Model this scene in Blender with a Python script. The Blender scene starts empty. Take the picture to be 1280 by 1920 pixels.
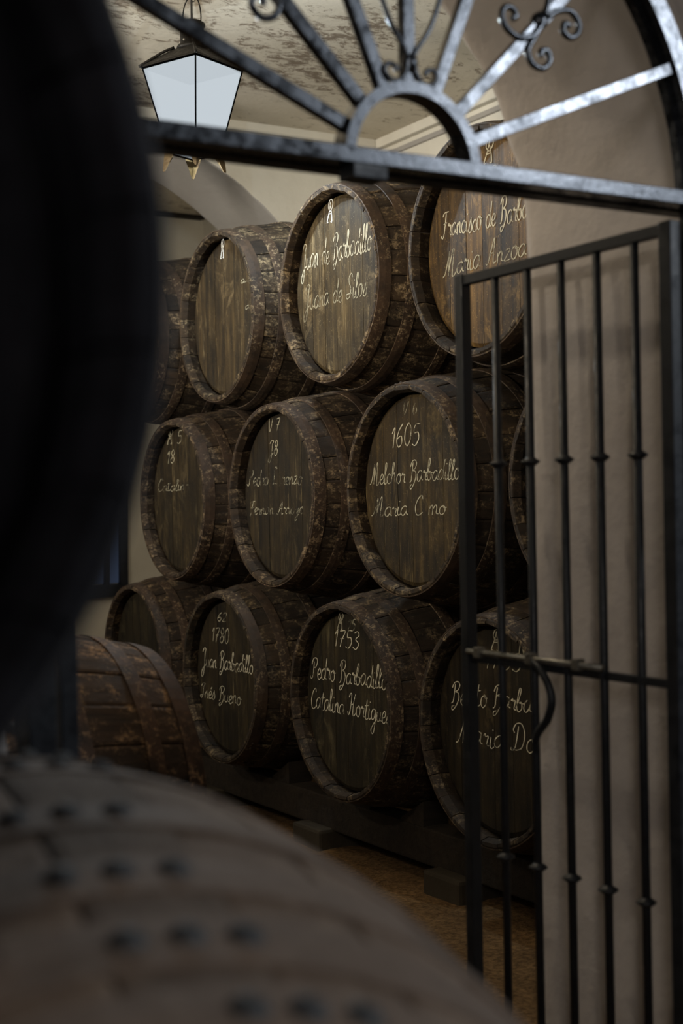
import bpy, bmesh, math, random
from math import sin, cos, pi, radians, sqrt, atan2
from mathutils import Vector, Matrix, noise

C = bpy.context.scene.collection
S = bpy.context.scene
random.seed(7)
PI = pi

# ------------------------------------------------------------------ camera
# world axes: x runs along the barrels (away from the aisle), y runs along the rows, z up
YAW = radians(30.8)
ROLL = 0.019
cd = bpy.data.cameras.new('camera')
cam = bpy.data.objects.new('camera', cd)
C.objects.link(cam)
rt = Vector((cos(YAW), -sin(YAW), 0)); up = Vector((0, 0, 1)); fw = Vector((sin(YAW), cos(YAW), 0))
R_ = (rt - ROLL * up).normalized(); U_ = (up + ROLL * rt).normalized()
cam.matrix_world = Matrix(((R_.x, U_.x, -fw.x, 0), (R_.y, U_.y, -fw.y, 0), (R_.z, U_.z, -fw.z, 1.45), (0, 0, 0, 1)))
cd.sensor_fit = 'VERTICAL'; cd.sensor_height = 36; cd.lens = 50
cd.clip_start = 0.02
cd.dof.use_dof = True; cd.dof.focus_distance = 5.5; cd.dof.aperture_fstop = 2.8
S.camera = cam
S.view_settings.view_transform = 'Standard'; S.view_settings.look = 'None'
S.view_settings.gamma = 1; S.view_settings.use_curve_mapping = False
S.view_settings.exposure = 0.0

# ------------------------------------------------------------------ world + large lights
w = bpy.data.worlds.new('world'); S.world = w; w.use_nodes = True
w.node_tree.nodes['Background'].inputs[0].default_value = (0.95, 0.95, 1.0, 1)
w.node_tree.nodes['Background'].inputs[1].default_value = 0.028

def area(name, loc, target, sx, sy, power, col):
    l = bpy.data.lights.new(name, 'AREA'); l.shape = 'RECTANGLE'; l.size = sx; l.size_y = sy
    l.energy = power; l.color = col
    o = bpy.data.objects.new(name, l); C.objects.link(o); o.location = loc
    o.rotation_euler = (Vector(target) - Vector(loc)).to_track_quat('-Z', 'Y').to_euler()
    return o
# daylight of the front room: two unseen, assumed windows, one high behind the viewer on the right, another further left
area('assumed_window_right', (4.75, -1.45, 3.62), (1.6, 2.0, 2.1), 1.05, 0.55, 120, (0.86, 0.93, 1.0))
area('assumed_window_behind', (-1.6, -2.5, 2.9), (2.0, 2.3, 1.2), 0.7, 1.2, 52, (1.0, 0.93, 0.86))
# barrel room: an assumed second lantern further down the aisle, out of the frame, and added fill lights
def point(name, loc, power, col, rad):
    l = bpy.data.lights.new(name, 'POINT'); l.energy = power; l.color = col; l.shadow_soft_size = rad
    o = bpy.data.objects.new(name, l); C.objects.link(o); o.location = loc; return o

# unseen warm fill spots, added left of the frame to brighten ceiling and back wall
def spot(name, loc, target, power, col, ang, rad):
    l = bpy.data.lights.new(name, 'SPOT'); l.energy = power; l.color = col; l.spot_size = radians(ang); l.spot_blend = 1; l.shadow_soft_size = rad
    o = bpy.data.objects.new(name, l); C.objects.link(o); o.location = loc
    o.rotation_euler = (Vector(target) - Vector(loc)).to_track_quat('-Z', 'Y').to_euler(); return o
spot('ceiling_fill_left', (-.9, 4.0, 2.6), (2.6, 5.0, 3.9), 420, (1.0, .88, .70), 120, .1)
spot('ceiling_fill_left', (-.9, 6.2, 2.4), (3.0, 7.2, 3.9), 420, (1.0, .92, .80), 120, .1)
point('doorway_fill', (1.15, 3.25, 3.45), 32, (1.0, .86, .66), .06)  # unseen fill, added to light the foreground barrel and the floor past the doorway
LAMP = Vector((2.49, 5.30, 2.93))

# ------------------------------------------------------------------ node helpers
def mat(name):
    m = bpy.data.materials.new(name); m.use_nodes = True
    nt = m.node_tree; nt.nodes.clear()
    out = nt.nodes.new('ShaderNodeOutputMaterial')
    return m, nt, out
def N(nt, t, **k):
    n = nt.nodes.new(t)
    for a, b in k.items():
        if a[0] == 'i': n.inputs[int(a[1:])].default_value = b
        else: setattr(n, a, b)
    return n
def L(nt, a, ao, b, bi): nt.links.new(a.outputs[ao], b.inputs[bi])
def ramp(nt, stops, src=None, so=0):
    r = nt.nodes.new('ShaderNodeValToRGB'); e = r.color_ramp.elements
    while len(e) < len(stops): e.new(0.5)
    for i, (p, c) in enumerate(stops):
        e[i].position = p; e[i].color = (c, c, c, 1) if not isinstance(c, tuple) else (*c, 1)
    if src is not None: L(nt, src, so, r, 0)
    return r
def coords(nt, scale, rnd=True, kind='Object'):
    tc = N(nt, 'ShaderNodeTexCoord'); mp = N(nt, 'ShaderNodeMapping'); mp.inputs['Scale'].default_value = scale
    L(nt, tc, kind, mp, 0)
    if rnd:
        oi = N(nt, 'ShaderNodeObjectInfo'); mu = N(nt, 'ShaderNodeMath', operation='MULTIPLY', i1=37.0)
        L(nt, oi, 'Random', mu, 0); L(nt, mu, 0, mp, 'Location')
    return mp
def noi(nt, vec, scale, detail=4, rough=.6, dist=0.):
    n = N(nt, 'ShaderNodeTexNoise'); n.inputs['Scale'].default_value = scale
    n.inputs['Detail'].default_value = detail; n.inputs['Roughness'].default_value = rough
    n.inputs['Distortion'].default_value = dist
    L(nt, vec, 0, n, 'Vector'); return n
def mix(nt, fac, a, b, blend='MIX'):
    m = N(nt, 'ShaderNodeMix', data_type='RGBA', blend_type=blend)
    for v, i in ((fac, 0), (a, 6), (b, 7)):
        if isinstance(v, tuple) and not isinstance(v[0], bpy.types.Node): m.inputs[i].default_value = (*v, 1)
        elif isinstance(v, (int, float)): m.inputs[i].default_value = v
        elif isinstance(v, tuple): nt.links.new(v[0].outputs[v[1]], m.inputs[i])
        else: nt.links.new(v.outputs[0], m.inputs[i])
    return (m, 2)
def finish(nt, out, col, rough=.7, bump=None, bs=.3, bd=.01, metal=0., spec=.3):
    b = N(nt, 'ShaderNodeBsdfPrincipled')
    if isinstance(col, tuple) and isinstance(col[0], bpy.types.Node): nt.links.new(col[0].outputs[col[1]], b.inputs['Base Color'])
    else: b.inputs['Base Color'].default_value = (*col, 1)
    if isinstance(rough, (int, float)): b.inputs['Roughness'].default_value = rough
    else: L(nt, rough, 0, b, 'Roughness')
    b.inputs['Metallic'].default_value = metal
    b.inputs['Specular IOR Level'].default_value = spec
    if bump is not None:
        bp = N(nt, 'ShaderNodeBump'); bp.inputs['Strength'].default_value = bs; bp.inputs['Distance'].default_value = bd
        L(nt, bump, 0, bp, 'Height'); L(nt, bp, 0, b, 'Normal')
    L(nt, b, 0, out, 0); return b

def stave_mat(name, dark, light, dust, cover, spec=.3):
    m, nt, out = mat(name)
    a = noi(nt, coords(nt, (2.2, 26, 26)), 1, 5, .6, .4)
    r1 = ramp(nt, [(.3, dark), (.75, light)], a)
    d = noi(nt, coords(nt, (5, 7, 7)), 2.2, 9, .78)
    r2 = ramp(nt, [(cover, 0.), (cover + .13, 1.)], d)
    f = noi(nt, coords(nt, (1, 1, 1)), 75, 3, .8)
    r3 = ramp(nt, [(.42, 0.), (.60, 1.)], f)
    mm = N(nt, 'ShaderNodeMath', operation='MULTIPLY'); L(nt, r2, 0, mm, 0); L(nt, r3, 0, mm, 1)
    c = mix(nt, mm, r1, dust)
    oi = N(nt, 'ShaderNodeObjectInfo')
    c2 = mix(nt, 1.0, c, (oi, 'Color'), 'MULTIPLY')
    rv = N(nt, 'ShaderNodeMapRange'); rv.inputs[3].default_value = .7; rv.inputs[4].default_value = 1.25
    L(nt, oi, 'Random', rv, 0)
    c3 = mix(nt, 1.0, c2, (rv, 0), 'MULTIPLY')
    hs = N(nt, 'ShaderNodeMath', operation='ADD'); L(nt, a, 0, hs, 0); L(nt, d, 0, hs, 1)
    finish(nt, out, c3, .75, hs, .5, .012, 0, spec)
    return m
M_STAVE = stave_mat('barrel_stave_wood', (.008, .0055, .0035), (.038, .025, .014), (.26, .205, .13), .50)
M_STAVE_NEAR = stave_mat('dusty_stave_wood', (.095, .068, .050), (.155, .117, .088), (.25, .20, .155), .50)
M_STAVE_SHADOWED = stave_mat('shadowed_stave_wood', (.005, .005, .006), (.012, .012, .014), (.018, .018, .018), .6, .08)  # barrel wood coloured near black, standing in for the shadow it sits in

def head_mat():
    m, nt, out = mat('barrel_head_wood')
    a = noi(nt, coords(nt, (6, 34, 2.2)), 1, 6, .65, .5)
    r1 = ramp(nt, [(.28, (.009, .006, .002)), (.5, (.033, .023, .009)), (.78, (.085, .062, .026))], a)
    s = noi(nt, coords(nt, (4, 70, 3.2)), 1, 4, .7)                    # pale run marks
    r2 = ramp(nt, [(.60, 0.), (.70, .8)], s)
    g = noi(nt, coords(nt, (3, 3, 1.2)), 1.6, 3, .6)
    r2b = ramp(nt, [(.48, 0.), (.62, 1.)], g)
    m1 = N(nt, 'ShaderNodeMath', operation='MULTIPLY'); L(nt, r2, 0, m1, 0); L(nt, r2b, 0, m1, 1)
    c = mix(nt, m1, r1, (.33, .28, .17))
    sc = noi(nt, coords(nt, (2, 2, 1)), 3.2, 8, .8, 1.2)                  # scuffed, bleached patches
    rs = ramp(nt, [(.54, 0.), (.66, .75)], sc)
    c = mix(nt, rs, c, (.17, .135, .075))
    b = noi(nt, coords(nt, (1, 1, .7)), 4, 7, .75)                       # mould and damp
    r3 = ramp(nt, [(.38, 0.30), (.60, 1.05)], b)
    c = mix(nt, 1.0, c, (r3, 0), 'MULTIPLY')
    f = noi(nt, coords(nt, (1, 1, 1)), 190, 2, .7)
    r4 = ramp(nt, [(.66, 0.), (.74, .5)], f)
    c = mix(nt, r4, c, (.34, .29, .18))
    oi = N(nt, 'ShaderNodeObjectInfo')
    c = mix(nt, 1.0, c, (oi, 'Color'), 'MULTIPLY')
    finish(nt, out, c, .62, a, .35, .006)
    return m
M_HEAD = head_mat()

def hoop_mat(name, base, rust, dust):
    m, nt, out = mat(name)
    a = noi(nt, coords(nt, (1, 1, 1)), 9, 8, .75)
    r = ramp(nt, [(.35, base), (.62, rust)], a)
    f = noi(nt, coords(nt, (1, 1, 1)), 60, 4, .8)
    r2 = ramp(nt, [(.52, 0.), (.66, 1.)], f)
    b = noi(nt, coords(nt, (1, 1, 1)), 4, 3, .6); r3 = ramp(nt, [(.42, .0), (.6, .85)], b)
    mm = N(nt, 'ShaderNodeMath', operation='MULTIPLY'); L(nt, r2, 0, mm, 0); L(nt, r3, 0, mm, 1)
    c = mix(nt, mm, r, dust)
    oi = N(nt, 'ShaderNodeObjectInfo')
    c = mix(nt, 1.0, c, (oi, 'Color'), 'MULTIPLY')
    finish(nt, out, c, .7, f, .3, .004, .0, .35)
    return m
M_HOOP = hoop_mat('rusty_hoop_iron', (.010, .007, .005), (.045, .028, .017), (.30, .24, .16))
M_HOOP_NEAR = hoop_mat('dusty_hoop_iron', (.080, .058, .043), (.125, .092, .070), (.21, .165, .13))
M_HOOP_SHADOWED = hoop_mat('shadowed_hoop_iron', (.005, .005, .006), (.009, .009, .011), (.015, .015, .015))  # hoops coloured near black for the same shadow

def chalk(name, col, lo, hi):
    m, nt, out = mat(name)
    f = noi(nt, coords(nt, (1, 1, .5), True), 95, 4, .75)
    g = noi(nt, coords(nt, (1, 1, 1), True), 14, 2, .5)
    ad = N(nt, 'ShaderNodeMath', operation='ADD'); L(nt, f, 0, ad, 0); L(nt, g, 0, ad, 1)
    r = ramp(nt, [(lo, 0.), (hi, 1.)]); 
    hf = N(nt, 'ShaderNodeMath', operation='MULTIPLY', i1=.5); L(nt, ad, 0, hf, 0); L(nt, hf, 0, r, 0)
    b = N(nt, 'ShaderNodeBsdfPrincipled'); b.inputs['Base Color'].default_value = (*col, 1); b.inputs['Roughness'].default_value = .9
    L(nt, r, 0, b, 'Alpha'); L(nt, b, 0, out, 0); return m
M_CHALK = {'white': chalk('white_chalk', (.80, .82, .80), .36, .46), 'clear': chalk('chalk', (.52, .48, .36), .37, .50),
           'soft': chalk('faded_chalk', (.38, .35, .25), .37, .51), 'faint': chalk('worn_chalk', (.36, .33, .23), .46, .58)}

def iron_mat(name, col, rough, metal, spec=.6):
    m, nt, out = mat(name)
    f = noi(nt, coords(nt, (1, 1, 1), True), 34, 6, .7)
    r = ramp(nt, [(.35, rough - .12), (.7, rough + .2)], f)
    c = ramp(nt, [(.3, tuple(x * .6 for x in col)), (.7, col)], f)
    b = finish(nt, out, (c, 0), r, f, .25, .002, metal, spec)
    return m
M_IRON = iron_mat('wrought_iron_paint', (.012, .014, .018), .45, .0, .35)
M_RIVET = iron_mat('black_rivet_iron', (.008, .008, .009), .6, .0)
M_IRON_ARCH = iron_mat('worn_arch_iron', (.062, .066, .074), .25, .85)
M_UNLIT_TIN = iron_mat('unlit_black_tin', (.0001, .0001, .0001), .9, .0, .0)  # pure black so the lantern's inside stays dark beside its own lamps
M_BOLT = iron_mat('bare_steel', (.26, .25, .22), .35, .8)

def plaster(name, c1, c2, spots=None, bumps=.25, stain=.5):
    m, nt, out = mat(name)
    a = noi(nt, coords(nt, (1, 1, 1), False), 1.3, 6, .6)
    r = ramp(nt, [(.3, c1), (.7, c2)], a)
    c = (r, 0)
    p = noi(nt, coords(nt, (1, 1, .6), False), 9, 6, .8); rp = ramp(nt, [(.66, 0.), (.72, stain)], p)
    c = mix(nt, rp, c, tuple(x * .42 for x in c1))
    if spots:
        cx = coords(nt, spots[0], False)
        s = noi(nt, cx, 9.0, 10, .84, .5)
        g = noi(nt, coords(nt, (1, 1, 1), False), 1.0, 4, .6)
        ad = N(nt, 'ShaderNodeMath', operation='MULTIPLY_ADD', i1=.42); L(nt, g, 0, ad, 0); L(nt, s, 0, ad, 2)
        rs = ramp(nt, [(spots[1], 0.), (spots[1] + .05, .8)], ad)
        c = mix(nt, rs, c, spots[2])
    h = noi(nt, coords(nt, (1, 1, 1), False), 28, 6, .6)
    ad = N(nt, 'ShaderNodeMath', operation='ADD'); L(nt, a, 0, ad, 0); L(nt, h, 0, ad, 1)
    finish(nt, out, c, .85, ad, bumps, .012, 0, .2)
    return m
M_WALL = plaster('limewashed_plaster', (.58, .54, .46), (.74, .71, .62))
M_JAMB = plaster('grey_plaster', (.40, .36, .33), (.52, .48, .45), None, .35, .75)
M_ARCHW = plaster('grey_arch_plaster', (.30, .28, .26), (.38, .36, .33))
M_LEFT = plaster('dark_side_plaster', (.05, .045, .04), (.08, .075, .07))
M_CEIL = plaster('stained_ceiling_plaster', (.48, .43, .34), (.62, .57, .48), ((1.0, 1.6, 1), .745, (.11, .072, .045)))
m, nt, out = mat('packed_earth')
a = noi(nt, coords(nt, (1, 1, 1), False), 3, 8, .7); f = noi(nt, coords(nt, (1, 1, 1), False), 45, 5, .75)
r = ramp(nt, [(.3, (.10, .058, .025)), (.7, (.24, .145, .065))], a); r2 = ramp(nt, [(.40, .45), (.6, 1.)], f)
c = mix(nt, 1., (r, 0), (r2, 0), 'MULTIPLY'); finish(nt, out, c, .95, f, .6, .02, 0, .1)
M_FLOOR = m
M_BEAM = stave_mat('dark_beam_wood', (.008, .006, .004), (.026, .018, .011), (.07, .055, .035), .62)
M_STONE = plaster('dusty_block_stone', (.022, .017, .011), (.05, .04, .026))

# ------------------------------------------------------------------ mesh helpers
def mesh(name, verts, faces, smooth=False):
    me = bpy.data.meshes.new(name); me.from_pydata([tuple(v) for v in verts], [], faces); me.validate()
    bm = bmesh.new(); bm.from_mesh(me); bmesh.ops.recalc_face_normals(bm, faces=bm.faces); bm.to_mesh(me); bm.free()
    if smooth:
        for p in me.polygons: p.use_smooth = True
    me.update(); return me
def add(name, me, m, parent=None, loc=(0, 0, 0), rot=(0, 0, 0), col=None):
    o = bpy.data.objects.new(name, me); C.objects.link(o)
    if m and not me.materials: me.materials.append(m)
    o.location = loc; o.rotation_euler = rot
    if parent: o.parent = parent
    if col: o.color = col
    return o
def box_v(x0, x1, y0, y1, z0, z1):
    v = [(x, y, z) for x in (x0, x1) for y in (y0, y1) for z in (z0, z1)]
    f = [(0, 1, 3, 2), (4, 6, 7, 5), (0, 4, 5, 1), (2, 3, 7, 6), (0, 2, 6, 4), (1, 5, 7, 3)]
    return v, f
def bevel(me, w, seg=2):
    bm = bmesh.new(); bm.from_mesh(me)
    bmesh.ops.bevel(bm, geom=bm.edges[:], offset=w, segments=seg, affect='EDGES', profile=.6); bm.to_mesh(me); bm.free(); return me
def box(name, b, m, parent=None, bev=0., loc=(0, 0, 0), rot=(0, 0, 0)):
    me = mesh(name, *box_v(*b))
    if bev: bevel(me, bev)
    return add(name, me, m, parent, loc, rot)
def tube_mesh(name, pts, rad, n=10, closed=False, rads=None, sq=False):
    P = [Vector(p) for p in pts]; verts = []; faces = []; k = len(P); prev = None
    for i, p in enumerate(P):
        a = P[(i - 1) % k] if (closed or i) else p; b = P[(i + 1) % k] if (closed or i < k - 1) else p
        t = (b - a).normalized()
        if prev is None:
            ref = Vector((0, 1, 0)) if abs(t.y) < .9 else Vector((1, 0, 0)); u = (ref - t * ref.dot(t)).normalized()
        else: u = (prev - t * prev.dot(t)).normalized()
        prev = u; v = t.cross(u); r = rads[i] if rads else rad
        for j in range(n):
            an = 2 * PI * (j + (.5 if sq else 0)) / n
            verts.append(p + (u * cos(an) + v * sin(an)) * r * (1.414 if sq else 1))
    m_ = k if closed else k - 1
    for i in range(m_):
        for j in range(n):
            a = i * n + j; b = i * n + (j + 1) % n; c = ((i + 1) % k) * n + (j + 1) % n; d = ((i + 1) % k) * n + j
            faces.append((a, b, c, d))
    if not closed: faces += [tuple(range(n))[::-1], tuple((k - 1) * n + j for j in range(n))]
    return mesh(name, verts, faces, not sq)
def crom(pts, n=6):
    out = []; P = [Vector(p) for p in pts]
    for i in range(len(P) - 1):
        p0 = P[max(i - 1, 0)]; p1 = P[i]; p2 = P[i + 1]; p3 = P[min(i + 2, len(P) - 1)]
        for k in range(n):
            t = k / n
            out.append(.5 * ((2 * p1) + (p2 - p0) * t + (2 * p0 - 5 * p1 + 4 * p2 - p3) * t * t + (-p0 + 3 * p1 - 3 * p2 + p3) * t ** 3))
    out.append(P[-1]); return out
def lathe_mesh(name, prof, n=20):
    v = []; f = []; k = len(prof)
    for i in range(n):
        a = 2 * PI * i / n
        for r, z in prof: v.append((r * cos(a), r * sin(a), z))
    for i in range(n):
        for j in range(k - 1):
            a = i * k + j; b = ((i + 1) % n) * k + j; f.append((a, b, b + 1, a + 1))
    return mesh(name, v, f, True)
def empty(name, loc, rz=0, label=None, cat=None, group=None):
    o = bpy.data.objects.new(name, None); C.objects.link(o); o.location = loc; o.rotation_euler = (0, 0, rz); o.empty_display_size = .1
    if label: o['label'] = label; o['category'] = cat
    if group: o['group'] = group
    return o
def struct(o): o['kind'] = 'structure'; return o

# ------------------------------------------------------------------ room shell
RU, RV, RH = 5.0, 7.83, 3.86     # right wall, back wall, ceiling height
LU = -1.2                         # left wall
# floor: uneven packed earth
v = []; f = []; nx, ny = 110, 130
for j in range(ny + 1):
    for i in range(nx + 1):
        x = -3.5 + 9.2 * i / nx; y = -4 + 15.2 * j / ny
        v.append((x, y, .012 * noise.noise(Vector((x * 2.3, y * 2.3, 0))) + .010 * noise.noise(Vector((x * 7, y * 7, 3))) - .02))
for j in range(ny):
    for i in range(nx): a = j * (nx + 1) + i; f.append((a, a + 1, a + nx + 2, a + nx + 1))
struct(add('floor', mesh('floor', v, f, True), M_FLOOR))
# ceiling of barrel room
struct(box('ceiling', (LU - .1, RU + .2, 2.1, 11.2, RH, RH + .15), M_CEIL))
struct(box('wall_right', (RU, RU + .2, 2.67, 10.7, -.05, RH + .01), M_WALL))
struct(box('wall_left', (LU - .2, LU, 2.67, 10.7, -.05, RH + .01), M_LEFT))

def arch_wall(name, x0, x1, y0, y1, z1, cx, r, zs, mface, mreveal, nt_=10, amp=.004, edge=.02, zb=-.05, taper=0.):
    """wall between y0 and y1 with a round-headed opening; its reveal is lumpy plaster with worn edges"""
    path = []
    nz = 60; na = 64
    for i in range(nz): path.append((cx + r, zb + (zs - zb) * i / nz, 0))
    for i in range(na + 1): a = PI * i / na; path.append((cx + r * cos(a), zs + r * sin(a), 1))
    for i in range(nz): path.append((cx - r, zs - (zs - zb) * (i + 1) / nz, 0))
    K = len(path); v = []; f = []; mi = []
    ts = [0, .01, .03] + [.03 + (.94) * i / nt_ for i in range(1, nt_)] + [.97, .99, 1.0]
    for t in ts:
        for (px, pz, k) in path:
            d = Vector((px - cx, 0, max(pz - zs, 0)));  d.normalize()
            y = y0 + (y1 - y0) * t
            n1 = noise.noise(Vector((px * 2.2, y * 3, pz * 2.2))) * amp * 2 + noise.noise(Vector((px * 9, y * 9, pz * 9))) * amp
            e = min(t, 1 - t) * (y1 - y0)
            ch = 0
            if e < edge:
                ch = (edge - e) * (.75 + 1.0 * noise.noise(Vector((px * 6, y0, pz * 11))) + .7 * max(0, noise.noise(Vector((7, px * 2, pz * 3)))))
            rr = n1 + ch
            q = Vector((px, y, pz)) + d * rr
            v.append(q)
    T = len(ts)
    for i in range(T - 1):
        for j in range(K - 1):
            a = i * K + j; f.append((a, a + 1, a + K + 1, a + K)); mi.append(1)
    # faces front/back: fan to the outer rectangle
    for side, row in ((y0, 0), (y1, T - 1)):
        base = len(v)
        for (px, pz, k) in path:
            if k == 0: o = (x1 if px > cx else x0, pz)
            else:
                dx = px - cx; dz = pz - zs
                s1 = ((x1 - cx) / dx) if dx > 1e-6 else ((x0 - cx) / dx if dx < -1e-6 else 1e9)
                s2 = ((z1 - zs) / dz) if dz > 1e-6 else 1e9
                s = min(s1, s2); o = (cx + dx * s, zs + dz * s)
            v.append((o[0], side, o[1]))
        for j in range(K - 1):
            a = row * K + j; b = base + j
            f.append((a, a + 1, b + 1, b)); mi.append(0)
        for cxx in (x1, x0):      # corner triangles
            js = [j for j in range(K - 1) if (abs(v[base + j][0] - cxx) < 1e-4) != (abs(v[base + j + 1][0] - cxx) < 1e-4) and abs(max(v[base + j][2], v[base + j + 1][2]) - z1) < 1e-3]
            for j in js:
                v.append((cxx, side, z1)); f.append((base + j, base + j + 1, len(v) - 1)); mi.append(0)
    me = bpy.data.meshes.new(name); me.from_pydata([tuple(q) for q in v], [], f)
    bm = bmesh.new(); bm.from_mesh(me); bmesh.ops.recalc_face_normals(bm, faces=bm.faces); bm.to_mesh(me); bm.free()
    me.materials.append(mface); me.materials.append(mreveal)
    for p, k in zip(me.polygons, mi):
        p.material_index = k; p.use_smooth = (k == 1)
    o = bpy.data.objects.new(name, me); C.objects.link(o); return struct(o)
ACU, ACZ = 1.375, 2.05
arch_wall('wall_front', -3.5, 5.7, 2.025, 2.675, 4.05, ACU, .735, ACZ, M_JAMB, M_JAMB, 22, .0048, .024)
arch_wall('wall_back', LU - .2, RU + .2, RV, RV + .70, RH + .1, 3.016, 1.765, 2.0, M_WALL, M_ARCHW, 8, .004, .008)
struct(box('wall_far', (LU - .2, RU + .4, 10.5, 10.7, -.05, RH + .1), M_WALL))
# cornice strips
def trim(name, b, m, bev=.006): return struct(box(name, b, m, None, bev))
trim('trim_1', (RU - .022, RU + .01, 2.7, RV, 3.735, 3.765), M_ARCHW)
trim('trim_2', (-1.0, RU - .03, RV - .022, RV + .005, 3.735, 3.765), M_WALL)
trim('trim_3', (RU - .05, RU + .01, 2.7, RV + .01, 3.80, RH + .005), M_WALL, .01)
trim('trim_4', (-1.0, RU - .05, RV - .05, RV + .01, 3.80, RH + .005), M_WALL, .01)

# far room: beams and a barred window with cold daylight behind its panes
t = empty('timber_beam', (4.0, 10.44, 3.87), 0, 'dark upper tie timber on the wall beyond the arch', 'beam')
add('timber', bevel(mesh('timber', *box_v(-2, .98, -.05, .06, -.03, .03)), .008), M_BEAM, t)
t = empty('timber_beam', (4.0, 10.44, 3.42), 0, 'dark lower timber on the wall beyond the arch, nearer the barrel tops', 'beam')
add('timber', bevel(mesh('timber', *box_v(-2, .98, -.05, .06, -.022, .022)), .008), M_BEAM, t)
mg, nt, out = mat('daylit_glass')
e = N(nt, 'ShaderNodeEmission'); e.inputs[0].default_value = (.30, .42, .72, 1); e.inputs[1].default_value = .07; L(nt, e, 0, out, 0)
M_DARKWOOD = stave_mat('dark_window_wood', (.008, .010, .016), (.018, .022, .03), (.03, .03, .03), .7)
win = struct(box('window_1', (3.15, 4.27, 10.42, 10.52, .82, .92), M_DARKWOOD, None, .006)); win.name = 'window_1'
def wb(n, b, m_): o = box(n, b, m_, win, .003); return o
wb('window_frame', (3.15, 3.25, 10.44, 10.51, .92, 1.72), M_DARKWOOD); wb('window_frame', (4.20, 4.27, 10.44, 10.51, .92, 1.72), M_DARKWOOD)
wb('window_frame', (3.25, 4.20, 10.44, 10.51, 1.64, 1.72), M_DARKWOOD)
for x in (3.55, 3.82, 4.09): wb('window_bar', (x - .018, x + .018, 10.43, 10.50, .92, 1.64), M_DARKWOOD)
for a, b in ((3.25, 3.53), (3.57, 3.80), (3.84, 4.07), (4.11, 4.20)): wb('pane', (a, b, 10.475, 10.49, .93, 1.63), mg)

# ------------------------------------------------------------------ barrels
L_, RB, RE = 1.30, .480, .392
NST = 26
def brad(x, R=RB, r=RE, Ln=L_): return R - (R - r) * (2 * x / Ln) ** 2
def stave_me(vi, R, r, Ln, th=.034, ns=NST):
    rnd = random.Random(vi); off = rnd.uniform(-.0012, .0018); eoff = rnd.uniform(-.003, .002)
    xs = [-Ln / 2 + eoff, -Ln / 2 + .006, -Ln / 2 + .03] + [-Ln / 2 + Ln * k / 12 for k in range(1, 12)] + [Ln / 2 - .03, Ln / 2 - .006, Ln / 2 - eoff]
    h = PI / ns; g = .0016 / R
    v = []; f = []
    for i, x in enumerate(xs):
        ro = brad(x, R, r, Ln) + off; ri = ro - th
        if i in (0, len(xs) - 1): ro -= .005; ri = ri + .018
        elif i in (1, len(xs) - 2): ri = ri + .014
        for a, rr in ((-h + g, ro - .0022), (-h + g + .018, ro), (0, ro + .0006), (h - g - .018, ro), (h - g, ro - .0022), (h - g, ri), (-h + g, ri)):
            v.append((x, -sin(a) * rr, cos(a) * rr))
    n = 7
    for i in range(len(xs) - 1):
        for j in range(n): a = i * n + j; b = i * n + (j + 1) % n; f.append((a, b, b + n, a + n))
    f += [tuple(range(n))[::-1], tuple((len(xs) - 1) * n + j for j in range(n))]
    return mesh('stave', v, f)
def hoop_me(x0, x1, R, r, Ln, th=.0035):
    n = 72; v = []; f = []
    for i in range(n):
        a = 2 * PI * i / n
        for x, dr in ((x0, -.001), (x0, th), ((x0 + x1) / 2, th + .0012), (x1, th), (x1, -.001)):
            rr = brad(x, R, r, Ln) + dr + .001; v.append((x, -sin(a) * rr, cos(a) * rr))
    for i in range(n):
        for j in range(5): a = i * 5 + j; b = i * 5 + (j + 1) % 5; c = ((i + 1) % n) * 5; f.append((a, b, c + (j + 1) % 5, c + j))
    return mesh('hoop', v, f, False)
def board_me(y0, y1, Rh, x, th=.022, rnd=None):
    dx = rnd.uniform(-.001, .001); n = 8; y0 += .0009; y1 -= .0009
    def outline(rad):
        p = []
        for k in range(n + 1):
            y = y0 + (y1 - y0) * k / n; yy = max(-rad + 1e-4, min(rad - 1e-4, y)); p.append((yy, sqrt(max(rad * rad - yy * yy, 1e-8))))
        for k in range(n, -1, -1):
            y = y0 + (y1 - y0) * k / n; yy = max(-rad + 1e-4, min(rad - 1e-4, y)); p.append((yy, -sqrt(max(rad * rad - yy * yy, 1e-8))))
        return p
    v = []; f = []
    for rad, xx in ((Rh - .016, x + dx), (Rh, x + dx + .008), (Rh, x + dx + th)):
        for (a, b) in outline(rad): v.append((xx, a, b))
    m_ = 2 * (n + 1)
    f.append(tuple(range(m_)))
    for k in range(2):
        for j in range(m_): a = k * m_ + j; b = k * m_ + (j + 1) % m_; f.append((a, b, b + m_, a + m_))
    f.append(tuple(range(2 * m_, 3 * m_))[::-1])
    return mesh('head_board', v, f)

class Kit:
    def __init__(s, R, r, Ln, hoops):
        s.R, s.r, s.L = R, r, Ln
        s.staves = [stave_me(i, R, r, Ln) for i in range(4)]
        s.hoops = [(a, b, hoop_me(a, b, R, r, Ln)) for a, b in hoops]
        Rh = r - .030; s.hx = -Ln / 2 + .062
        cuts = [-Rh, -.285, -.185, -.085, .020, .115, .215, .30, Rh]
        rnd = random.Random(3)
        s.boards = [board_me(cuts[i], cuts[i + 1], Rh, s.hx, rnd=rnd) for i in range(8)]
        s.rear = [board_me(cuts[i], cuts[i + 1], Rh, Ln / 2 - .07, rnd=rnd) for i in range(8)]
def hset(Ln, e=(.004, .052), q=(.115, .160), b=(.300, .345), extra=()):
    h = Ln / 2; o = []
    for a in (e, q, b) + tuple(extra): o += [(-h + a[0], -h + a[1]), (h - a[1], h - a[0])]
    return o
rivet_me = lathe_mesh('rivet', [(.0001, .0045), (.004, .004), (.0065, .0015), (.007, 0)], 10)
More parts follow.
